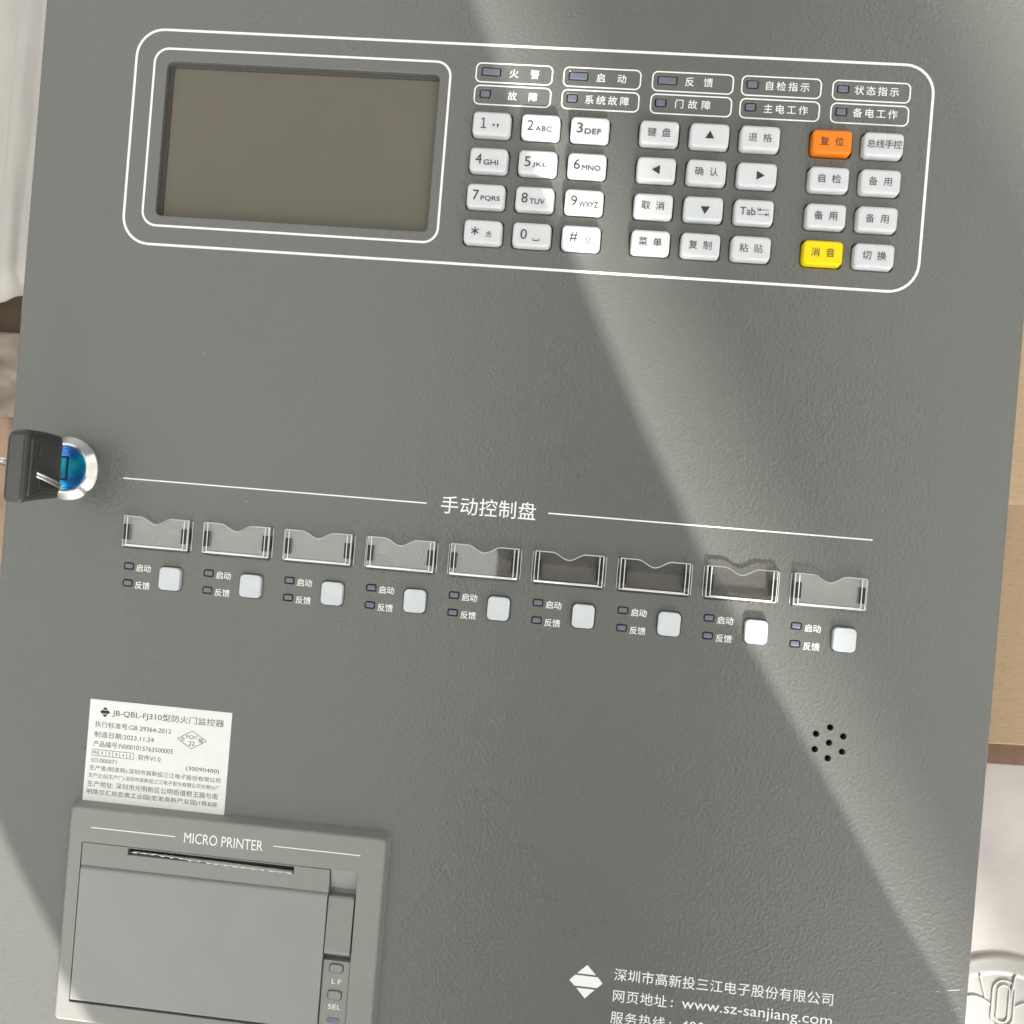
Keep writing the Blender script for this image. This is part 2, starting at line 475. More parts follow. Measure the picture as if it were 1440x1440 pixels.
# keys ------------------------------------------------------------------
def tri(mb, pts, z): mb.add(z3(pts, z), [(0, 1, 2)] if len(pts) == 3 else [tuple(range(len(pts)))])
def bar(mb, x0, y0, x1, y1, t, z):
    dx, dy = x1 - x0, y1 - y0; L = math.hypot(dx, dy); nx, ny = -dy / L * t / 2, dx / L * t / 2
    mb.add([(x0 + nx, y0 + ny, z), (x0 - nx, y0 - ny, z), (x1 - nx, y1 - ny, z), (x1 + nx, y1 + ny, z)], [(0, 1, 2, 3)])
letters = {'2': 'ABC', '3': 'DEF', '4': 'GHI', '5': 'JKL', '6': 'MNO', '7': 'PQRS', '8': 'TUV', '9': 'WXYZ'}
ZK = KZ + .13
km = MB(); pillow(km, 0, 0, KW - .7, KH - .7, 1.7, -3.8, KZ, .9, .35, 6)
key_mesh = {}
for nm, mt in (('w', KEYW), ('o', KEYO), ('y', KEYY)): key_mesh[nm] = km.mesh('key', mt)
for t, u, v in keydefs:
    kind = 'o' if t == '复位' else 'y' if t == '消音' else 'w'
    ko = bpy.data.objects.new('key', key_mesh[kind])
    link(ko, panel, ((u + KW / 2) * .001, (v - KH / 2) * .001, random.uniform(-.12, .06) * .001))
    ko.rotation_euler = (rad(random.uniform(-.6, .6)), rad(random.uniform(-.5, .5)), rad(random.uniform(-.35, .35)))
    if kind == 'o': ko['label'] = 'orange key at the top of the right block'
    if kind == 'y': ko['label'] = 'yellow key at the bottom of the right block'
    L = MB()
    if t in letters:
        fit(L, t, u + 2.6, v - 6.5, u + 4.9, v - 2.8, ZK, -.004)
        wd = {'2': 6.0, '3': 6.0, '4': 5.4, '5': 5.2, '6': 6.8, '7': 7.1, '8': 5.6, '9': 7.0}[t]
        fit(L, letters[t], u + 5.6, v - 6.8, u + 5.6 + wd, v - 4.85, ZK, .06)
    elif t == '1':
        bar(L, u + 4.5, v - 6.5, u + 4.5, v - 2.9, .42, ZK); bar(L, u + 3.5, v - 3.5, u + 4.4, v - 3.0, .36, ZK + .004); bar(L, u + 3.4, v - 6.5, u + 5.5, v - 6.5, .36, ZK + .008)
        L.add(z3(circle(u + 8.2, v - 5.3, .42, 12), ZK), [tuple(range(12))])
        fit(L, ',', u + 9.4, v - 6.4, u + 10.1, v - 4.8, ZK, .01)
    elif t == '*':
        for k in range(3):
            a = math.pi / 6 + k * math.pi / 3
            bar(L, u + 4.5 - 1.55 * math.cos(a), v - 4.7 - 1.55 * math.sin(a), u + 4.5 + 1.55 * math.cos(a), v - 4.7 + 1.55 * math.sin(a), .42, ZK + .004 * k)
        bar(L, u + 8.9, v - 6.5, u + 10.5, v - 6.5, .2, ZK); bar(L, u + 8.9, v - 6.6, u + 8.9, v - 5.3, .2, ZK + .004); bar(L, u + 10.5, v - 6.6, u + 10.5, v - 5.3, .2, ZK + .004)
        bar(L, u + 8.9, v - 5.3, u + 9.7, v - 4.5, .22, ZK + .008); bar(L, u + 9.7, v - 4.5, u + 10.5, v - 5.3, .22, ZK + .012)
        tri(L, [(u + 9.2, v - 5.2), (u + 9.7, v - 5.9), (u + 10.2, v - 5.2)], ZK + .016)
    elif t == '0':
        fit(L, '0', u + 3.3, v - 6.6, u + 5.7, v - 2.9, ZK, -.006)
        bar(L, u + 7.9, v - 6.9, u + 10.3, v - 6.9, .28, ZK); bar(L, u + 8.0, v - 6.8, u + 8.0, v - 6.1, .22, ZK + .004); bar(L, u + 10.2, v - 6.8, u + 10.2, v - 6.1, .22, ZK + .004)
    elif t == '#':
        fit(L, '#', u + 3.3, v - 6.5, u + 6.2, v - 2.9, ZK, .004)
        cx, cy = u + 10.0, v - 5.7
        P = [(cx, cy + 1.15), (cx + .95, cy + .2), (cx + .42, cy + .2), (cx + .42, cy - 1.1), (cx - .42, cy - 1.1), (cx - .42, cy + .2), (cx - .95, cy + .2)]
        for i in range(7): bar(L, *P[i], *P[(i + 1) % 7], .17, ZK + .003 * i)
    elif t in ('up', 'left', 'right', 'down'):
        cx, cy = u + {'up': 7.4, 'left': 7.6, 'right': 8.1, 'down': 7.9}[t], v - 5.0
        a = {'up': 90, 'left': 180, 'right': 0, 'down': 270}[t]
        tri(L, [(cx + 1.9 * math.cos(rad(a + k)), cy + 1.9 * math.sin(rad(a + k))) for k in (0, 120, 240)], ZK)
        L.build('legend', PINK, ko); continue
    elif t == 'Tab':
        fit(L, 'Tab', u + 2.3, v - 6.2, u + 7.8, v - 3.4, ZK, -.008)
        x = u + 8.6
        bar(L, x + .2, v - 4.1, x + 3.9, v - 4.1, .18, ZK); bar(L, x, v - 4.75, x, v - 3.45, .2, ZK + .004)
        tri(L, [(x + .1, v - 4.1), (x + 1.0, v - 4.6), (x + 1.0, v - 3.6)], ZK + .008)
        bar(L, x, v - 5.8, x + 3.6, v - 5.8, .18, ZK); bar(L, x + 3.8, v - 6.45, x + 3.8, v - 5.15, .2, ZK + .004)
        tri(L, [(x + 3.7, v - 5.8), (x + 2.8, v - 5.3), (x + 2.8, v - 6.3)], ZK + .008)
    elif len(t) == 4:
        cjk(L, t, (u + 2.95, v - 4.7), (u + 12.2, v - 4.7), 3.25, ZK, -.012)
    else:
        cjk(L, t, (u + 4.65, v - 4.75), (u + 9.85, v - 4.75), 3.4, ZK, -.012)
    L.build('legend', KEYINK, ko)

# the row of manual controls
o = MB()
bar(o, -177.7, -.22, -60.1, -.22, .5, ZI); bar(o, -14.5, -.22, 103.0, -.22, .5, ZI)
o.build('dividing_line', INK, panel)
o = MB(); cjk(o, '手动控制盘', (-51.4, -.2), (-22.4, -.2), 7.1, ZI, .006); o.build('heading', INK, panel)
bm_ = MB(); pillow(bm_, 0, 0, BW, BHH, 1.7, -3.8, BZ, .35, .1, 6)
btn_mesh = bm_.mesh('button', BTN)
for i in range(9):
    u, v = BTNS[i]
    bo = bpy.data.objects.new('button', btn_mesh); link(bo, panel, (u * .001, v * .001, random.uniform(-.15, .1) * .001)); bo.rotation_euler = (0, 0, rad(random.uniform(-.8, .8)))
    t = MB(); ul = -46.97 + PITCH * (i - 4)
    cjk(t, '启动', (ul + 4.35, -34.0), (ul + 7.35, -34.0), 3.05, ZI, .02)
    t.build('start_legend', INK, panel)
    t = MB()
    cjk(t, '反馈', (ul + 4.35, -40.6), (ul + 7.35, -40.6), 3.05, ZI, .02)
    t.build('feedback_legend', INK, panel)

# clear label windows: a wavy-topped plate on three thin walls, standing on the door
def window_mesh():
    W, T0, T1 = 25.4, 1.35, 2.55
    n = 36; top = []
    for i in range(n + 1):
        x = W * i / n
        k = x / W
        dip = 0
        if .24 < k < .74:
            q = (k - .24) / .5
            dip = -2.5 * (math.sin(math.pi * q) ** 2)
        top.append((x, dip))
    top = [(x, y) for x, y in top]
    outl = [(0, -11.6), (W, -11.6)] + list(reversed(top))
    mb = MB()
    def inset(p, k):
        cx, cy = W / 2, -6.0
        out = []
        for x, y in p:
            out.append((x - math.copysign(min(k, abs(x - cx)), x - cx) * (1 if abs(x - cx) > W / 2 - 1 else 0.0), y - math.copysign(k, y - cy)))
        return out
    # plate
    loft(mb, [z3(outl, T0), z3(outl, T1 - .3), z3(inset(outl, .34), T1)], False, False, 1)
    mb.add(z3(inset(outl, .34), T1), [tuple(range(len(outl)))], 0)
    mb.add(z3(outl, T0), [tuple(reversed(range(len(outl))))], 0)
    # walls, splayed outward to their foot
    def wall(a, b_, na, th):
        (x0, y0), (x1, y1) = a, b_
        nx, ny = na; s = .95
        P = [(x0 + nx * s, y0 + ny * s, .03), (x1 + nx * s, y1 + ny * s, .03), (x1 + nx * (s - th), y1 + ny * (s - th), .03), (x0 + nx * (s - th), y0 + ny * (s - th), .03)]
        Q = [(x0, y0, T0 - .02), (x1, y1, T0 - .02), (x1 - nx * th, y1 - ny * th, T0 - .02), (x0 - nx * th, y0 - ny * th, T0 - .02)]
        mb.add(P + Q, [(3, 2, 1, 0), (4, 5, 6, 7), (0, 1, 5, 4), (1, 2, 6, 5), (2, 3, 7, 6), (3, 0, 4, 7)], 2)
    for x in (1.45, W - 1.75): box(mb, x, -11.0, T1 + .01, x + .3, -.5, T1 + .12, 1)  # thin white strips laid on as highlight lines of the wall junctions
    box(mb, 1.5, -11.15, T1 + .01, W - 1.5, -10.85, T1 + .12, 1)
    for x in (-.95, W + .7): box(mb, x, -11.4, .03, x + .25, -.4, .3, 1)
    wall((0.02, -11.6), (W - .02, -11.6), (0, -1), 1.1)
    wall((W, -10.4), (W, -.1), (1, 0), 1.1)
    wall((0, -.1), (0, -10.4), (-1, 0), 1.1)
    return mb
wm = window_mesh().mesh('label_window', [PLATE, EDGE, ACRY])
cm = MB(); box(cm, -.55, -2.9, .02, .52, 2.9, 2.72); box(cm, .95, -2.9, .02, 1.6, 2.9, 2.62)
clip_mesh = cm.mesh('clip', CLIP)
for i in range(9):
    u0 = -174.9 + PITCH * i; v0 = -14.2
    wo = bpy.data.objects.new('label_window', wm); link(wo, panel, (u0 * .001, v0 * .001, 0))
    for du, turn in ((.88, 0), (24.5, math.pi)):
        c = bpy.data.objects.new('clip', clip_mesh); link(c, wo, ((u0 + du) * .001, (v0 - 6.2) * .001, 0)); c.rotation_euler = (0, 0, turn)

# speaker openings: the rims, over dark
o = MB()
for u, v in spk:
    a_ = circle(u, v, 1.45, 20); b_ = circle(u, v, 1.2, 20)
    o.add(z3(a_, .02) + z3(b_, .06), [(k, (k + 1) % 20, 20 + (k + 1) % 20, 20 + k) for k in range(20)])
o.build('speaker_grille', PAINT, panel)

o = MB(); bar(o, *at(1333, 1393), *at(1350, 1391.8), .16, ZI); bar(o, *at(1316, 1394.5), *at(1321, 1394.2), .12, ZI); o.build('scratch', INK, panel)

# company lettering
def F(x, y): return at(780 + x / 3.4286, 1330 + y / 3.4286)
o = MB()
lx, ly = 13.6, -171.0
tri(o, [(lx, ly + 6.2), (lx - 3.5, ly + 2.75), (lx + 3.5, ly + 2.75)], ZI)
tri(o, [(lx - 4.2, ly + 2.1), (lx - 6.1, ly), (lx - 4.2, ly - 1.9), (lx + 4.2, ly - 1.9), (lx + 6.1, ly), (lx + 4.2, ly + 2.1)], ZI)
tri(o, [(lx - 3.4, ly - 2.6), (lx, ly - 6.2), (lx + 3.4, ly - 2.6)], ZI)
o.build('emblem', INK, panel)
o = MB()
cjk(o, '深圳市高新投三江电子股份有限公司', (26.0, -167.1), (100.7, -167.1), 4.9, ZI, .004)
cjk(o, '网页地址', (25.9, -174.9), (41.2, -174.9), 4.9, ZI, .004)
cjk(o, ':', (47.4, -174.6), (47.4, -174.6), 5.2, ZI, .01)
fit(o, 'www.sz-sanjiang.com', 48.9, -177.7, 102.9, -172.9, ZI, .003)
cjk(o, '服务热线', (25.9, -182.9), (41.2, -182.9), 4.9, ZI, .004)
cjk(o, ':', (47.4, -182.5), (47.4, -182.5), 5.2, ZI, .01)
fit(o, '400', 49.2, -184.7, 57.8, -180.9, ZI, .003)
o.build('company_lettering', INK, panel)

# paper rating label
LBZ = .12
LU0, LU1, LV0, LV1 = -183.3, -127.5, -124.3, -85.5
o = MB(); box(o, LU0, LV0, 0.02, LU1, LV1, LBZ)
lab = o.build('rating_label', PAPER, panel)
def N(x, y): return at(100 + x / 5.76, 960 + y / 5.76)
def nfit(mb, s, x0, y0, x1, y1, h, bold=-.004):
    """string whose ink runs along the label from pixel column x0 to x1, h mm tall, centred on line y"""
    a = N(x0, y0); c = N(x1, y1); v = (a[1] + c[1]) / 2
    fit(mb, s, a[0], v - h / 2, c[0], v + h / 2, LBZ + .03, bold)
o = MB()
nfit(o, 'JB-QBL-FJ310型防火门监控器', 337, 248, 1240, 335, 3.1)
nfit(o, '执行标准号:GB 29364-2012', 196, 335, 812, 392, 2.25)
nfit(o, '制造日期:2023.11.24', 190, 412, 672, 466, 2.25)
nfit(o, '产品编号:N0001015763500005', 180, 490, 826, 556, 2.3)
nfit(o, '软件V1.0', 543, 606, 726, 618, 2.2)
nfit(o, 'SO:000071', 164, 624, 368, 643, 1.55)
nfit(o, '(30090400)', 930, 700, 1200, 722, 2.0)
nfit(o, '生产者(制造商):深圳市高新投三江电子股份有限公司', 150, 690, 1210, 793, 2.2)
nfit(o, '生产企业(生产厂):深圳市高新投三江电子股份有限公司光明分厂', 142, 750, 1205, 856, 2.0)
nfit(o, '生产地址: 深圳市光明新区公明街道根玉路与南', 132, 815, 1190, 920, 2.25)
nfit(o, '明路交汇处宏奥工业园(宏发高新产业园)1栋B座', 126, 880, 1185, 990, 2.25)
zz = LBZ + .03
lx, ly = N(277, 238)
tri(o, [(lx, ly + 2.0), (lx - 1.1, ly + .9), (lx + 1.1, ly + .9)], zz)
tri(o, [(lx - 1.3, ly + .65), (lx - 2.0, ly), (lx - 1.3, ly - .65), (lx + 1.3, ly - .65), (lx + 2.0, ly), (lx + 1.3, ly + .65)], zz)
tri(o, [(lx - 1.1, ly - .9), (lx, ly - 2.0), (lx + 1.1, ly - .9)], zz)
cx, cy = N(980, 463)
D4 = [(cx + 5.7, cy), (cx, cy + 3.4), (cx - 5.7, cy), (cx, cy - 3.4)]
for i in range(4): bar(o, *D4[i], *D4[(i + 1) % 4], .2, zz + .004 * i)
fit(o, 'FQC', cx - 2.2, cy + .2, cx + 2.2, cy + 1.7, zz, -.004)
fit(o, '22', cx - 1.2, cy - 2.2, cx + 1.2, cy - .5, zz, -.004)
cjk(o, '合', (cx - 3.6, cy), (cx - 3.6, cy), 1.9, zz); cjk(o, '格', (cx + 3.4, cy), (cx + 3.4, cy), 1.9, zz)
a = N(170, 565); c = N(508, 592)
vm = (a[1] + c[1]) / 2; wd = (c[0] - a[0]) / 6
bar(o, a[0], vm + 1.15, c[0], vm + 1.15, .16, zz); bar(o, a[0], vm - 1.15, c[0], vm - 1.15, .16, zz)
for i in range(7): bar(o, a[0] + wd * i, vm - 1.15, a[0] + wd * i, vm + 1.15, .16, zz + .004)
for i, s in enumerate(['BJ', '1', '2', '3', '4', '5']):
    k = .85 if i == 0 else .16 if s == '1' else .4
    fit(o, s, a[0] + wd * (i + .5) - k, vm - .6, a[0] + wd * (i + .5) + k, vm + .6, zz, .01)
o.build('label_print', PINK, lab)

# micro printer ----------------------------------------------------------
PZ = 4.4
pu0, pu1, pv0, pv1 = -186.2, -63.2, -207.5, -124.6
pm = MB()
pcx, pcy = (pu0 + pu1) / 2, (pv0 + pv1) / 2
# opening of the bezel
ou0, ou1, ov0, ov1 = -180.1, -73.6, -199.6, -138.6
def bez(k, z, r): return z3(rr(pcx, pcy, pu1 - pu0 - 2 * k, pv1 - pv0 - 2 * k, r, 4), z)
loft(pm, [bez(-.3, .03, 2.2), bez(.5, 2.6, 1.9), bez(.85, 3.9, 1.7), bez(1.15, 4.25, 1.5), bez(1.7, PZ, 1.2)], False, False, 0, True)
holed(pm, rr(pcx, pcy, pu1 - pu0 - 3.4, pv1 - pv0 - 3.4, 1.2, 4), [rr((ou0 + ou1) / 2, (ov0 + ov1) / 2, ou1 - ou0, ov1 - ov0, .5, 3)], PZ)
hh = rr((ou0 + ou1) / 2, (ov0 + ov1) / 2, ou1 - ou0, ov1 - ov0, .5, 3)
loft(pm, [z3(list(reversed(hh)), .1), z3(list(reversed(hh)), PZ)], False, False)
box(pm, ou0 - .5, ov0 - .5, .04, ou1 + .5, ov1 + .5, .2)
prn = pm.build('printer', SHELL, panel, (pcx, pcy, 0))
P3 = PZ + .04
def PP(x, y): return at(60 + x / 2.88, 1120 + y / 2.88, PZ)
o = MB()
a = PP(573, 170); c = PP(892, 197); vm = (a[1] + c[1]) / 2
fit(o, 'MICRO PRINTER', a[0], vm - 1.95, c[0], vm + 1.95, P3, 0.0)
a = PP(197, 127); c = PP(537, 161); vm2 = (a[1] + c[1]) / 2
bar(o, a[0], vm2, c[0], vm2, .35, P3)
a = PP(934, 203); c = PP(1287, 238); vm2 = (a[1] + c[1]) / 2
bar(o, a[0], vm2, c[0], vm2, .35, P3)
o.build('lettering', INK, prn)
# head strip with the paper exit
cu1 = -84.2
o = MB()
sv0, sv1 = -147.4, ov1 - .35
xu0, xu1 = PP(346, 190)[0], PP(1020, 262)[0]
xv1 = sv1 - .35; xv0 = xv1 - 2.6
loop = [(ou0 + .35, sv0), (cu1, sv0), (cu1, sv1), (ou0 + .35, sv1)]
slot = [(xu0, xv0), (xu1, xv0), (xu1, xv1), (xu0, xv1)]
holed(o, loop, [slot], PZ - .25)
loft(o, [z3(list(reversed(slot)), PZ - 2.6), z3(list(reversed(slot)), PZ - .25)], False, False)
loft(o, [z3(loop, .3), z3(loop, PZ - .25)], False, False)
o.build('paper_exit', SHELL, prn)
o = MB(); box(o, xu0 - .3, xv0 - .3, PZ - 3.0, xu1 + .3, xv1 + .3, PZ - 2.5); o.build('exit_throat', DARK, prn)
# torn paper edge standing in the exit
o = MB(); n = 90; A = []; Bp = []
for i in range(n + 1):
    k = i / n; u = xu0 + 1.5 + (xu1 - xu0 - 2.2) * k
    jag = random.uniform(-.4, .4) + .45 * math.sin(k * 7 + .6) - .4 * k
    A.append((u, xv0 + 1.1 - .8 * k, PZ - 2.3)); Bp.append((u, xv0 + 1.35 - 1.15 * k + .55 * jag, PZ - .15 + .2 * jag))
vs = A + Bp + [(x, y - .16 - .3 * math.sin(x * .9) ** 8, z + .1) for x, y, z in Bp] + [(x, y - .14, z) for x, y, z in A]
m_ = n + 1; fs = []
for i in range(n):
    fs += [(i, m_ + i, m_ + i + 1, i + 1), (m_ + i, 2 * m_ + i, 2 * m_ + i + 1, m_ + i + 1), (2 * m_ + i, 3 * m_ + i, 3 * m_ + i + 1, 2 * m_ + i + 1)]
o.add(vs, fs); o.build('torn_paper', PAPER, prn)
# lid: a flat plate with a bevelled top edge that dips at its upper end
o = MB()
lu0, lu1, lv0, lv1 = ou0 + .45, cu1 - .1, ov0 + .75, -147.55
prof = [(lv0, 1.0), (lv0, PZ - .5), (lv0 + .3, PZ - .12), (lv0 + .9, PZ), (lv1 - 1.5, PZ + .15), (lv1 - .9, PZ - .1), (lv1 - .1, PZ - 1.0), (lv1, 1.0)]
A = [(lu0, y, z) for y, z in prof]; Bq = [(lu1, y, z) for y, z in prof]
k = len(prof)
o.add(A + Bq, [(i, k + i, k + i + 1, i + 1) for i in range(k - 1)] + [tuple(reversed(range(k))) and tuple(range(k)), tuple(reversed(range(k, 2 * k)))])
o.build('lid', SHELL2, prn)
# right-hand column: finger recess, latch, keys
du0, du1 = cu1 + .35, ou1 - .3
o = MB()
y1 = ov1 - .1
o.add([(du0, y1, PZ - .4), (du1, y1, PZ - .4), (du1, -146.2, 1.6), (du0, -146.2, 1.6)], [(3, 2, 1, 0)])
o.build('finger_recess', SHELL, prn)
o = MB()
lt, lb = -148.6, -170.4
prof = [(lb, .6), (lb - .1, PZ - 1.2), (lb + .5, PZ - .2), (lb + 1.6, PZ + .15), (lt - .6, PZ - .5), (lt, PZ - 1.0), (lt, .6)]
A = [(du0, y, z) for y, z in prof]; Bq = [(du1 - .4, y, z) for y, z in prof]; k = len(prof)
o.add(A + Bq, [(i, k + i, k + i + 1, i + 1) for i in range(k - 1)] + [tuple(range(k)), tuple(reversed(range(k, 2 * k)))])
o.build('latch', SHELL, prn)
o = MB()
ku0, ku1, kv0, kv1 = du0, du1, ov0 + .2, -172.6
box(o, ku0, kv0, .3, ku1, kv1, PZ - .8); o.build('key_strip', SHELL, prn)
def QQ(x, y): return at(430 + x / 5.76, 1190 + y / 5.76, PZ - .8)
bx, by = QQ(248, 988)
o = MB(); pillow(o, bx, by, 4.9, 3.0, 1.0, PZ - .9, PZ - .1, .35, .1, 4); o.build('feed_button', SHELL, prn)
bx2, by2 = QQ(234, 1205)
o = MB(); pillow(o, bx2, by2, 4.9, 3.2, 1.0, PZ - .9, PZ - .1, .35, .1, 4); o.build('select_button', SHELL, prn)
o = MB()
for a, b2 in (((bx, by), (5.5, 3.6)), ((bx2, by2), (5.5, 3.8))):
    q = rr(*a, *b2, 1.2, 4); q2 = rr(*a, b2[0] - .6, b2[1] - .6, 1.0, 4); kq = len(q)
    o.add(z3(q, PZ - .77) + z3(q2, PZ - .77), [(i, (i + 1) % kq, kq + (i + 1) % kq, kq + i) for i in range(kq)])
o.build('button_gap', DARK, prn)
o = MB()
a = QQ(248, 1097); fit(o, 'L F', a[0] - 1.75, a[1] - .9, a[0] + 1.75, a[1] + .9, PZ - .75, .012)
a = QQ(232, 1302); fit(o, 'SEL', a[0] - 2.4, a[1] - .9, a[0] + 2.4, a[1] + .9, PZ - .75, .012)
o.build('button_lettering', INK, prn)
bx, by = QQ(220, 1410)
o = MB(); pillow(o, bx, by, 5.0, 2.0, .95, PZ - .85, PZ - .55, .15, 0, 4); o.build('status_lamp', LED, prn)

# lock -------------------------------------------------------------------
LU, LV = -199.6, 1.7
def lathe(mb, prof, cx, cy, n=64, mi=0, sm=False, top=False):
    loft(mb, [z3(circle(cx, cy, r, n), z) for r, z in prof], top, False, mi, sm)
o = MB()
lathe(o, [(12.4, .02), (12.4, .9), (12.1, 1.3)], LU, LV)
lathe(o, [(12.1, 1.3), (9.6, 3.3)], LU, LV, sm=True)
lathe(o, [(9.6, 3.3), (8.9, 3.45), (8.6, 3.2), (8.5, 2.2)], LU, LV)
lock = o.build('lock', CHROME, panel, (LU, LV, 0))
o = MB()
lathe(o, [(8.45, 1.0), (8.45, 2.9), (8.2, 3.15), (7.5, 3.2), (7.3, 2.95)], LU, LV)
lathe(o, [(7.3, 2.95), (6.0, 3.05), (3.0, 3.1)], LU, LV, sm=True, top=True)
core = o.build('lock_core', BLUE, lock, (LU, LV, 0))
o = MB(); box(o, LU - 1.5, LV - 4.6, 2.9, LU + 1.5, LV + 4.6, 3.18); o.build('keyhole', DARK, lock)

# key standing in the lock
HX = LU
key = empty('lock_key', (LU * .001, LV * .001, .0031), 'black plastic headed key standing in the blue and chrome lock', 'key')
o = MB(); box(o, HX - 1.1, LV - 3.9, 3.25, HX + 1.1, LV + 3.9, 12.5); o.build('blade', STEEL, key)
o = MB()
outl = []
ctrl = [(-11.6, 11.5, 1.8), (11.6, 11.5, 1.8), (12.5, 22.0, 6), (12.3, 36.0, 4.0), (-13.6, 36.0, 1.8), (-12.2, 22.0, 6)]
nC = len(ctrl)
for i, (y, zc, r) in enumerate(ctrl):
    p = Vector((y, zc)); a = Vector(ctrl[i - 1][:2]); c = Vector(ctrl[(i + 1) % nC][:2])
    d0 = (a - p).normalized(); d1 = (c - p).normalized()
    s0, s1 = p + d0 * r, p + d1 * r
    for j in range(6):
        t = j / 5
        outl.append((1 - t) ** 2 * s0 + 2 * t * (1 - t) * p + t * t * s1)
cen = Vector((0, 23.5))
def hring(x, k): return [(HX + x, LV + q.x - (q - cen).normalized().x * k, q.y - (q - cen).normalized().y * k) for q in outl]
loft(o, [hring(-4.0, 2.2), hring(-3.6, .9), hring(-2.9, .2), hring(-2.0, 0), hring(2.0, 0), hring(2.9, .2), hring(3.6, .9), hring(4.0, 2.2)], True, True, 0, True)
head = o.build('head', KEYB, key)
o = MB()
def pad(x, k): return [(HX + x, LV + q.x - (q - cen).normalized().x * k, q.y - (q - cen).normalized().y * k) for q in outl]
loft(o, [pad(3.5, 2.6), pad(4.5, 2.9), pad(4.7, 3.4)], True, False, 0, True)
o.build('grip_pad', KEYB, head)
# raised marks on the head's face
o = MB()
tube(o, [(HX + 4.75, LV + 8, 28.5), (HX + 4.75, LV + 2.5, 28.8)], .45, 8)
tube(o, [(HX + 4.75, LV - 3, 28.5), (HX + 4.75, LV - 8, 28.0)], .35, 8)
tube(o, [(HX + 4.7, LV + 6.5 * math.sin(a), 19.5 - 6 * math.cos(a)) for a in [x * .25 for x in range(2, 11)]], .22, 6)
tube(o, [(HX + 4.7, LV - 6.0 * math.sin(a), 19.5 - 5.5 * math.cos(a)) for a in [x * .25 for x in range(2, 9)]], .22, 6)
o.build('moulded_mark', KEYB, head)
ringo = MB()
for k in range(2):
    off = -.55 + 1.1 * k
    pts = []
    rr_ = 11.0
    cu_, cv_ = at(43, 666, 21.0); c0 = Vector((cu_, cv_, 21.0))
    ex = Vector((.95, -.30, -.05)).normalized(); nz = Vector((-c0.x, -c0.y + 25, CAM_H * 1000 - c0.z)).normalized()
    ez = (nz - nz.dot(ex) * ex).normalized(); no = ex.cross(ez)
    for i in range(48):
        a = 2 * math.pi * i / 48
        pts.append(tuple(c0 + rr_ * (math.cos(a) * ex + math.sin(a) * ez) + no * off))
    tube(ringo, pts, .55, 8, closed=True)
kr = ringo.build('split_ring', STEEL)
tag(kr, 'bright steel split ring threaded through the black head of the key', 'key ring')

# ------------------------------------------------------------------ things around the cabinet
CARD = mat('corrugated_cardboard', (.36, .25, .15), .75)
c_ = coords(CARD)
mp = nd(CARD, 'ShaderNodeMapping'); lk(CARD, c_, mp.inputs['Vector']); mp.inputs['Scale'].default_value = (90, 320, 90)
fib = noise(CARD, mp.outputs[0], 3, 5, .65)
lk(CARD, ramp(CARD, fib, [(.3, (.42, .305, .18)), (.7, (.49, .36, .22))]), B(CARD).inputs['Base Color'])
lk(CARD, bump(CARD, fib, .4, .0006), B(CARD).inputs['Normal'])
BRWN = mat('brown_wrapping', (.20, .12, .075), .6)
c_ = coords(BRWN)
fib = noise(BRWN, c_, 90, 5, .65)
lk(BRWN, ramp(BRWN, fib, [(.3, (.16, .095, .06)), (.7, (.27, .165, .105))]), B(BRWN).inputs['Base Color'])
FOAM = mat('white_foam_board', (.66, .62, .58), .8)
c_ = coords(FOAM)
lk(FOAM, ramp(FOAM, noise(FOAM, c_, 40, 6, .6), [(.3, (.60, .565, .53)), (.6, (.68, .64, .60))]), B(FOAM).inputs['Base Color'])
lk(FOAM, bump(FOAM, noise(FOAM, c_, 70, 4), .3, .002), B(FOAM).inputs['Normal'])
WPL = mat('white_plastic', (.78, .78, .75), .4)
lk(WPL, ramp(WPL, noise(WPL, coords(WPL), 35, 4), [(.3, (.50, .49, .455)), (.7, (.55, .54, .505))]), B(WPL).inputs['Base Color'])
FILM = mat('milky_plastic_film', (.74, .715, .67), .35, trans=.3, ior=1.3)
c_ = coords(FILM)
lk(FILM, bump(FILM, noise(FILM, c_, 60, 4), .5, .003), B(FILM).inputs['Normal'])

# right: cardboard sheet, brown strip, white board, round base
def slab(name, m, pts, z0, z1, label, cat, rnd=.6):
    o = MB()
    cx = sum(p[0] for p in pts) / len(pts); cy = sum(p[1] for p in pts) / len(pts)
    def ins(k): return [(x + math.copysign(k, cx - x), y + math.copysign(k, cy - y)) for x, y in pts]
    loft(o, [z3(pts, z0), z3(pts, z1 - rnd), z3(ins(rnd * .3), z1 - rnd * .3), z3(ins(rnd), z1)], True, True)
    return tag(o.build(name, m, None, (cx, cy, z0)), label, cat)
o = MB()
x0, x1 = 158, 420
prof = [(-79.2, DEEP - 4), (-79.2, -51), (-78.6, -50.2), (18, -49), (20, -47.5), (100, -22), (330, -20), (330, DEEP - 4)]
A = [(x0, y + (0 if z < -60 else 0), z) for y, z in prof]; Bq = [(x1, y + 9 * (y < 0) + 14 * (0 < y < 50), z) for y, z in prof]; k = len(prof)
o.add(A + Bq, [(i, i + 1, k + i + 1, k + i)[::-1] for i in range(k - 1)] + [tuple(reversed(range(k))), tuple(range(k, 2 * k))])
tag(o.build('cardboard_box', CARD, None, (290, 120, DEEP - 4)), 'pale cardboard box with a raised flap beside the right edge of the cabinet', 'box')
slab('brown_parcel', BRWN, [(160, -91), (430, -80), (430, -73), (160, -82.2)], DEEP - 4, -66, 'narrow brown wrapped parcel wedged between cardboard box and white board', 'parcel')
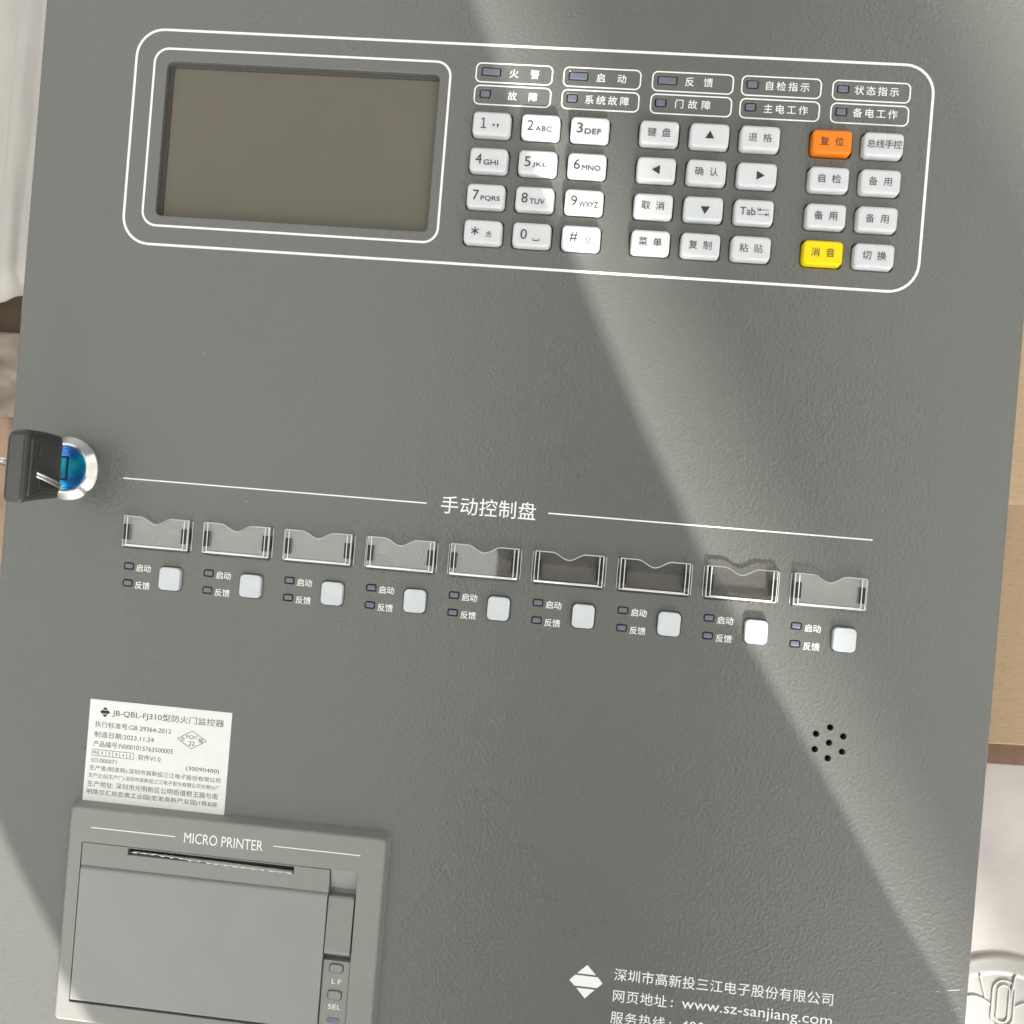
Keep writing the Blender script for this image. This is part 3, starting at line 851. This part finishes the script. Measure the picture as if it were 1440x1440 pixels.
slab('foam_board', FOAM, [(160, -330), (440, -330), (440, -86.5), (160, -96.0)], DEEP - 4, -92, 'white foam board lying on the floor right of the cabinet', 'board')
BX, BY = at(1408, 1482, -88.0); BZ0 = -92.0
RELIEF = mat('bright_white_plastic', (.66, .66, .64), .4)
base = empty('detector_base', (BX * .001, BY * .001, BZ0 * .001), 'round white plastic mounting base lying on the white board', 'detector base')
o = MB()
lathe(o, [(43, BZ0 + .1), (42.7, BZ0 + 1.0), (40, BZ0 + 1.15), (37.5, BZ0 + 1.35), (36.2, BZ0 + 1.6), (35.2, BZ0 + 1.6), (34.6, BZ0 + 1.4), (33.5, BZ0 + 1.0)], BX, BY, 96, 0, True)
lathe(o, [(33.5, BZ0 + 1.0), (1, BZ0 + 1.0)], BX, BY, 96, 0, False, True)
o.build('rim', WPL, base)
for k in range(14):
    a = k * 2 * math.pi / 14 + .1
    q = MB(); ex, ey = math.cos(a), math.sin(a)
    tube(q, [(BX + 24 * ex, BY + 24 * ey, BZ0 + 1.3), (BX + 34.6 * ex, BY + 34.6 * ey, BZ0 + 1.8)], .55, 6)
    q.build('rib', RELIEF, base)
for k, (a, off) in enumerate(((90, 0), (210, 0), (330, 0))):
    q = MB(); ca, sa = math.cos(rad(a)), math.sin(rad(a))
    for (w_, h_, t) in ((9.5, 21, 1.2), (5.0, 16.5, 1.2)):
        pts = []
        for x, y in rr(0, 0, w_, h_, w_ / 2 - .01, 8):
            y += 21
            pts.append((BX + x * sa + y * ca, BY - x * ca + y * sa, BZ0 + 1.3))
        tube(q, pts, t * .38, 6, closed=True)
    q.build('slotted_boss', RELIEF, base)
q = MB()
for a0 in (90, 210, 330):
    P = []
    for t in range(41):
        k = t / 40; a = rad(a0 + 15 + 90 * k); r = 21 + 6.5 * abs(math.sin(2 * math.pi * k))
        P.append((BX + r * math.cos(a), BY + r * math.sin(a), BZ0 + 1.25))
    tube(q, P, .45, 6)
q.build('inner_wall', RELIEF, base)

# left: plastic bag over a cardboard carton
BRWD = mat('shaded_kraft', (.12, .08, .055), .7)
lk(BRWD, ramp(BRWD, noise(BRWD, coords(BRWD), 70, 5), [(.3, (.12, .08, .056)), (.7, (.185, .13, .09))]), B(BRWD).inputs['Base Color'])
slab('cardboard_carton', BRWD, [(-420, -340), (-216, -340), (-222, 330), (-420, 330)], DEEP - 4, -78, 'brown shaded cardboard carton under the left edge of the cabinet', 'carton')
def sheet(name, m, x0, y0, x1, y1, nx, ny, fz, th, label, cat, edge=None):
    o = MB(); T = []; U = []
    for j in range(ny + 1):
        for i in range(nx + 1):
            a, b_ = i / nx, j / ny
            x, y = x0 + (x1 - x0) * a, y0 + (y1 - y0) * b_
            if edge: y += edge(a) * (1 - b_)
            z = fz(a, b_)
            T.append((x, y, z)); U.append((x, y, z - th))
    k = len(T); fs = []; w_ = nx + 1
    for j in range(ny):
        for i in range(nx):
            q = j * w_ + i
            fs += [(q, q + 1, q + w_ + 1, q + w_), (k + q, k + q + w_, k + q + w_ + 1, k + q + 1)]
    for i in range(nx):
        fs += [(i, k + i, k + i + 1, i + 1), (ny * w_ + i, ny * w_ + i + 1, k + ny * w_ + i + 1, k + ny * w_ + i)]
    for j in range(ny):
        q = j * w_
        fs += [(q, q + w_, k + q + w_, k + q), (q + nx, k + q + nx, k + q + w_ + nx, q + w_ + nx)]
    o.add(T + U, fs, 0, True)
    ob = o.build(name, m, None, ((x0 + x1) / 2, (y0 + y1) / 2, 0))
    return tag(ob, label, cat)
from mathutils import noise as mn
def bagz(a, b_):
    x = 201 * (1 - a); y = 254 * b_
    z = -52 + 2.6 * abs(math.sin((x + 3 * math.sin(y / 70)) * math.pi / 13.0)) + 3.2 * mn.noise((x / 10, y / 80, 1.3)) + .5 * mn.noise((x / 4, y / 30, 4.1))
    hem = max(0, 1 - b_ / .05)
    return z + 3 * math.sin(min(1, b_ / .05) * math.pi) - 9 * hem
sheet('plastic_bag', FILM, -420, 76, -219, 330, 220, 120, bagz, 1.0, 'milky plastic bag with a curved hem at the upper left of the cabinet', 'bag',
      lambda a: 3.0 * math.sin(a * 23 + 1.0))
def crz(a, b_):
    x = 174 * (1 - a); y = 46 * b_
    return -70 + 5 * mn.noise((x / 14, y / 12, 2.2)) + 2.5 * abs(mn.noise((x / 6, y / 7, 7.7)))
PAP = mat('greyish_paper', (.42, .38, .33), .7)
lk(PAP, ramp(PAP, noise(PAP, coords(PAP), 60, 5, .65), [(.3, (.26, .215, .175)), (.65, (.36, .31, .26))]), B(PAP).inputs['Base Color'])
sheet('paper_sheet', PAP, -420, 18, -246, 62, 90, 40, crz, .8, 'crumpled greyish paper lying on the shaded carton left of the cabinet', 'paper', lambda a: 6 * a)

# ------------------------------------------------------------------ added unseen blockers that throw the shade (beside and behind the camera)
def towards_sun(px, py, dist):
    """where the plane y = -dist (mm) is crossed going from a lit door point to the sun"""
    u, v = at(px, py)
    t = (dist + v) / -SUN.y
    return u + SUN.x * t, SUN.z * t
DS = 620.0  # unseen blocker in place of the photographer, outlined to throw the curved shade
redge = [towards_sun(x, y, DS) for x, y in ((1400, 1560), (1330, 1400), (1262, 1290), (1178, 1130), (1088, 970), (998, 800), (905, 600), (830, 420), (752, 215), (690, 65), (640, -60))]
ledge = [towards_sun(x, y, DS) for x, y in ((225, 1560), (158, 1440), (86, 1320), (40, 1248), (8, 1185), (-30, 1085), (-66, 960))]
top = redge[-1][1] + 40
outl = [(redge[0][0] + 30, DEEP - 4 + 0.0)] + [(redge[0][0] + 12, 60)] + redge + [(redge[-1][0] - 50, top + 20), (ledge[-1][0] + 60, top + 20), (ledge[-1][0] - 10, top - 60)] + list(reversed(ledge)) + [(ledge[0][0], 60), (ledge[0][0] - 20, DEEP - 4)]
BLOCK_MAT = mat('dark_blocker_cloth', (.035, .035, .04), .9)
lk(BLOCK_MAT, bump(BLOCK_MAT, noise(BLOCK_MAT, coords(BLOCK_MAT), 500, 3), .5, .001), B(BLOCK_MAT).inputs['Normal'])
o = MB()
cxo = sum(p[0] for p in outl) / len(outl); czo = sum(p[1] for p in outl) / len(outl)
def blocker_ring(k, y): return [(cxo + (x - cxo) * k, y, z if z < DEEP else czo + (z - czo) * k) for x, z in outl]
loft(o, [blocker_ring(.5, -DS - 60), blocker_ring(.8, -DS - 45), blocker_ring(.93, -DS - 20), blocker_ring(1.0, -DS), blocker_ring(.93, -DS + 15), blocker_ring(.8, -DS + 35), blocker_ring(.5, -DS + 50)], True, True, 0, True)
tag(o.build('added_shade_blocker', BLOCK_MAT, None, (cxo, -DS, DEEP - 4)), 'dark canvas added unseen below the cabinet, throwing the curved shade', 'bag')

DB = 4600.0  # unseen bar added and placed to cast the second, soft shade band
p1 = towards_sun(1075, 50, DB); p2 = towards_sun(1320, 600, DB)
dx = (p1[0] - p2[0]) / (p1[1] - p2[1])
o = MB(); hw = 57.0
zt, zb = p1[1] + 500, DEEP - 4
def xb(z): return p2[0] + dx * (z - p2[1])
ring0 = [(xb(zb) - hw, -DB - hw, zb), (xb(zb) + hw, -DB - hw, zb), (xb(zb) + hw, -DB + hw, zb), (xb(zb) - hw, -DB + hw, zb)]
ring1 = [(xb(zt) - hw, -DB - hw, zt), (xb(zt) + hw, -DB - hw, zt), (xb(zt) + hw, -DB + hw, zt), (xb(zt) - hw, -DB + hw, zt)]
loft(o, [ring0, ring1], True, True)
WOOD = mat('shade_bar_wood', (.2, .15, .1), .8)
lk(WOOD, ramp(WOOD, noise(WOOD, coords(WOOD), 12, 5), [(.3, (.14, .10, .07)), (.7, (.26, .2, .14))]), B(WOOD).inputs['Base Color'])
tag(o.build('added_shade_bar', WOOD, None, (xb(zb), -DB, zb)), 'added unseen leaning post far behind the camera', 'blocker')

# the phone that takes the picture
PHB = mat('black_glass', (.01, .01, .012), .08)
ph_ = empty('mobile_phone', (.015, 0, CAM_H + .004), 'black mobile phone held level above the cabinet', 'phone')
o = MB(); hz = CAM_H * 1000
pillow(o, 15, 0, 160, 76, 9, hz + 2.0, hz + 10, 1.5, 0, 6, True); o.build('body', PHB, ph_)

# added dark strip under the added white sheet overhead, mirrored by the middle of the glossy door
o = MB()
AW = 1000.0
def strip_row(y, k): return [(-118 + (398 * i / 24), y, AW + 12 * math.sin(i * .9 + y * .004) + k) for i in range(25)]
ys = [-900 + 100 * j for j in range(26)]
T = [p for y in ys for p in strip_row(y, 1.5)]; U = [p for y in ys for p in strip_row(y, -1.5)]
k = len(T); fs = []
for j in range(25):
    for i in range(24):
        q = j * 25 + i
        fs += [(q, q + 1, q + 26, q + 25), (k + q, k + q + 25, k + q + 26, k + q + 1)]
o.add(T + U, fs, 0, True)
tag(o.build('added_dark_strip', mat('brown_grey_baffle', (.26, .23, .22), .9), None, (80, 300, AW)), 'added unseen dark canvas hung under the added white sheet above the cabinet', 'baffle')
WCL = bpy.data.materials.new('white_diffuser_cloth'); WCL.use_nodes = True  # unseen white sheet added overhead to brighten reflections in windows and door
nt_ = WCL.node_tree; nt_.nodes.clear()
w1 = nd(WCL, 'ShaderNodeBsdfTranslucent'); w2 = nd(WCL, 'ShaderNodeBsdfDiffuse'); w3 = nd(WCL, 'ShaderNodeMixShader'); w4 = nd(WCL, 'ShaderNodeOutputMaterial')
w1.inputs['Color'].default_value = (.72, .74, .73, 1); w2.inputs['Color'].default_value = (.75, .76, .75, 1); w3.inputs[0].default_value = .4
lk(WCL, w1.outputs[0], w3.inputs[1]); lk(WCL, w2.outputs[0], w3.inputs[2]); lk(WCL, w3.outputs[0], w4.inputs['Surface'])
o = MB()
AW2 = 1060.0
vs = []
for j in range(25):
    for i in range(41):
        x = -1700 + 3000 * i / 40; y = -850 + 1900 * j / 24
        vs.append((x, y, AW2 + 20 * math.sin(x * .006) + 12 * math.sin(y * .008)))
o.add(vs, [(j * 41 + i, j * 41 + i + 1, j * 41 + i + 42, j * 41 + i + 41) for j in range(24) for i in range(40)], 0, True)
tag(o.build('added_diffuser', WCL, None, (-200, 100, AW2)), 'added unseen white awning spread above the cabinet', 'added_diffuser')
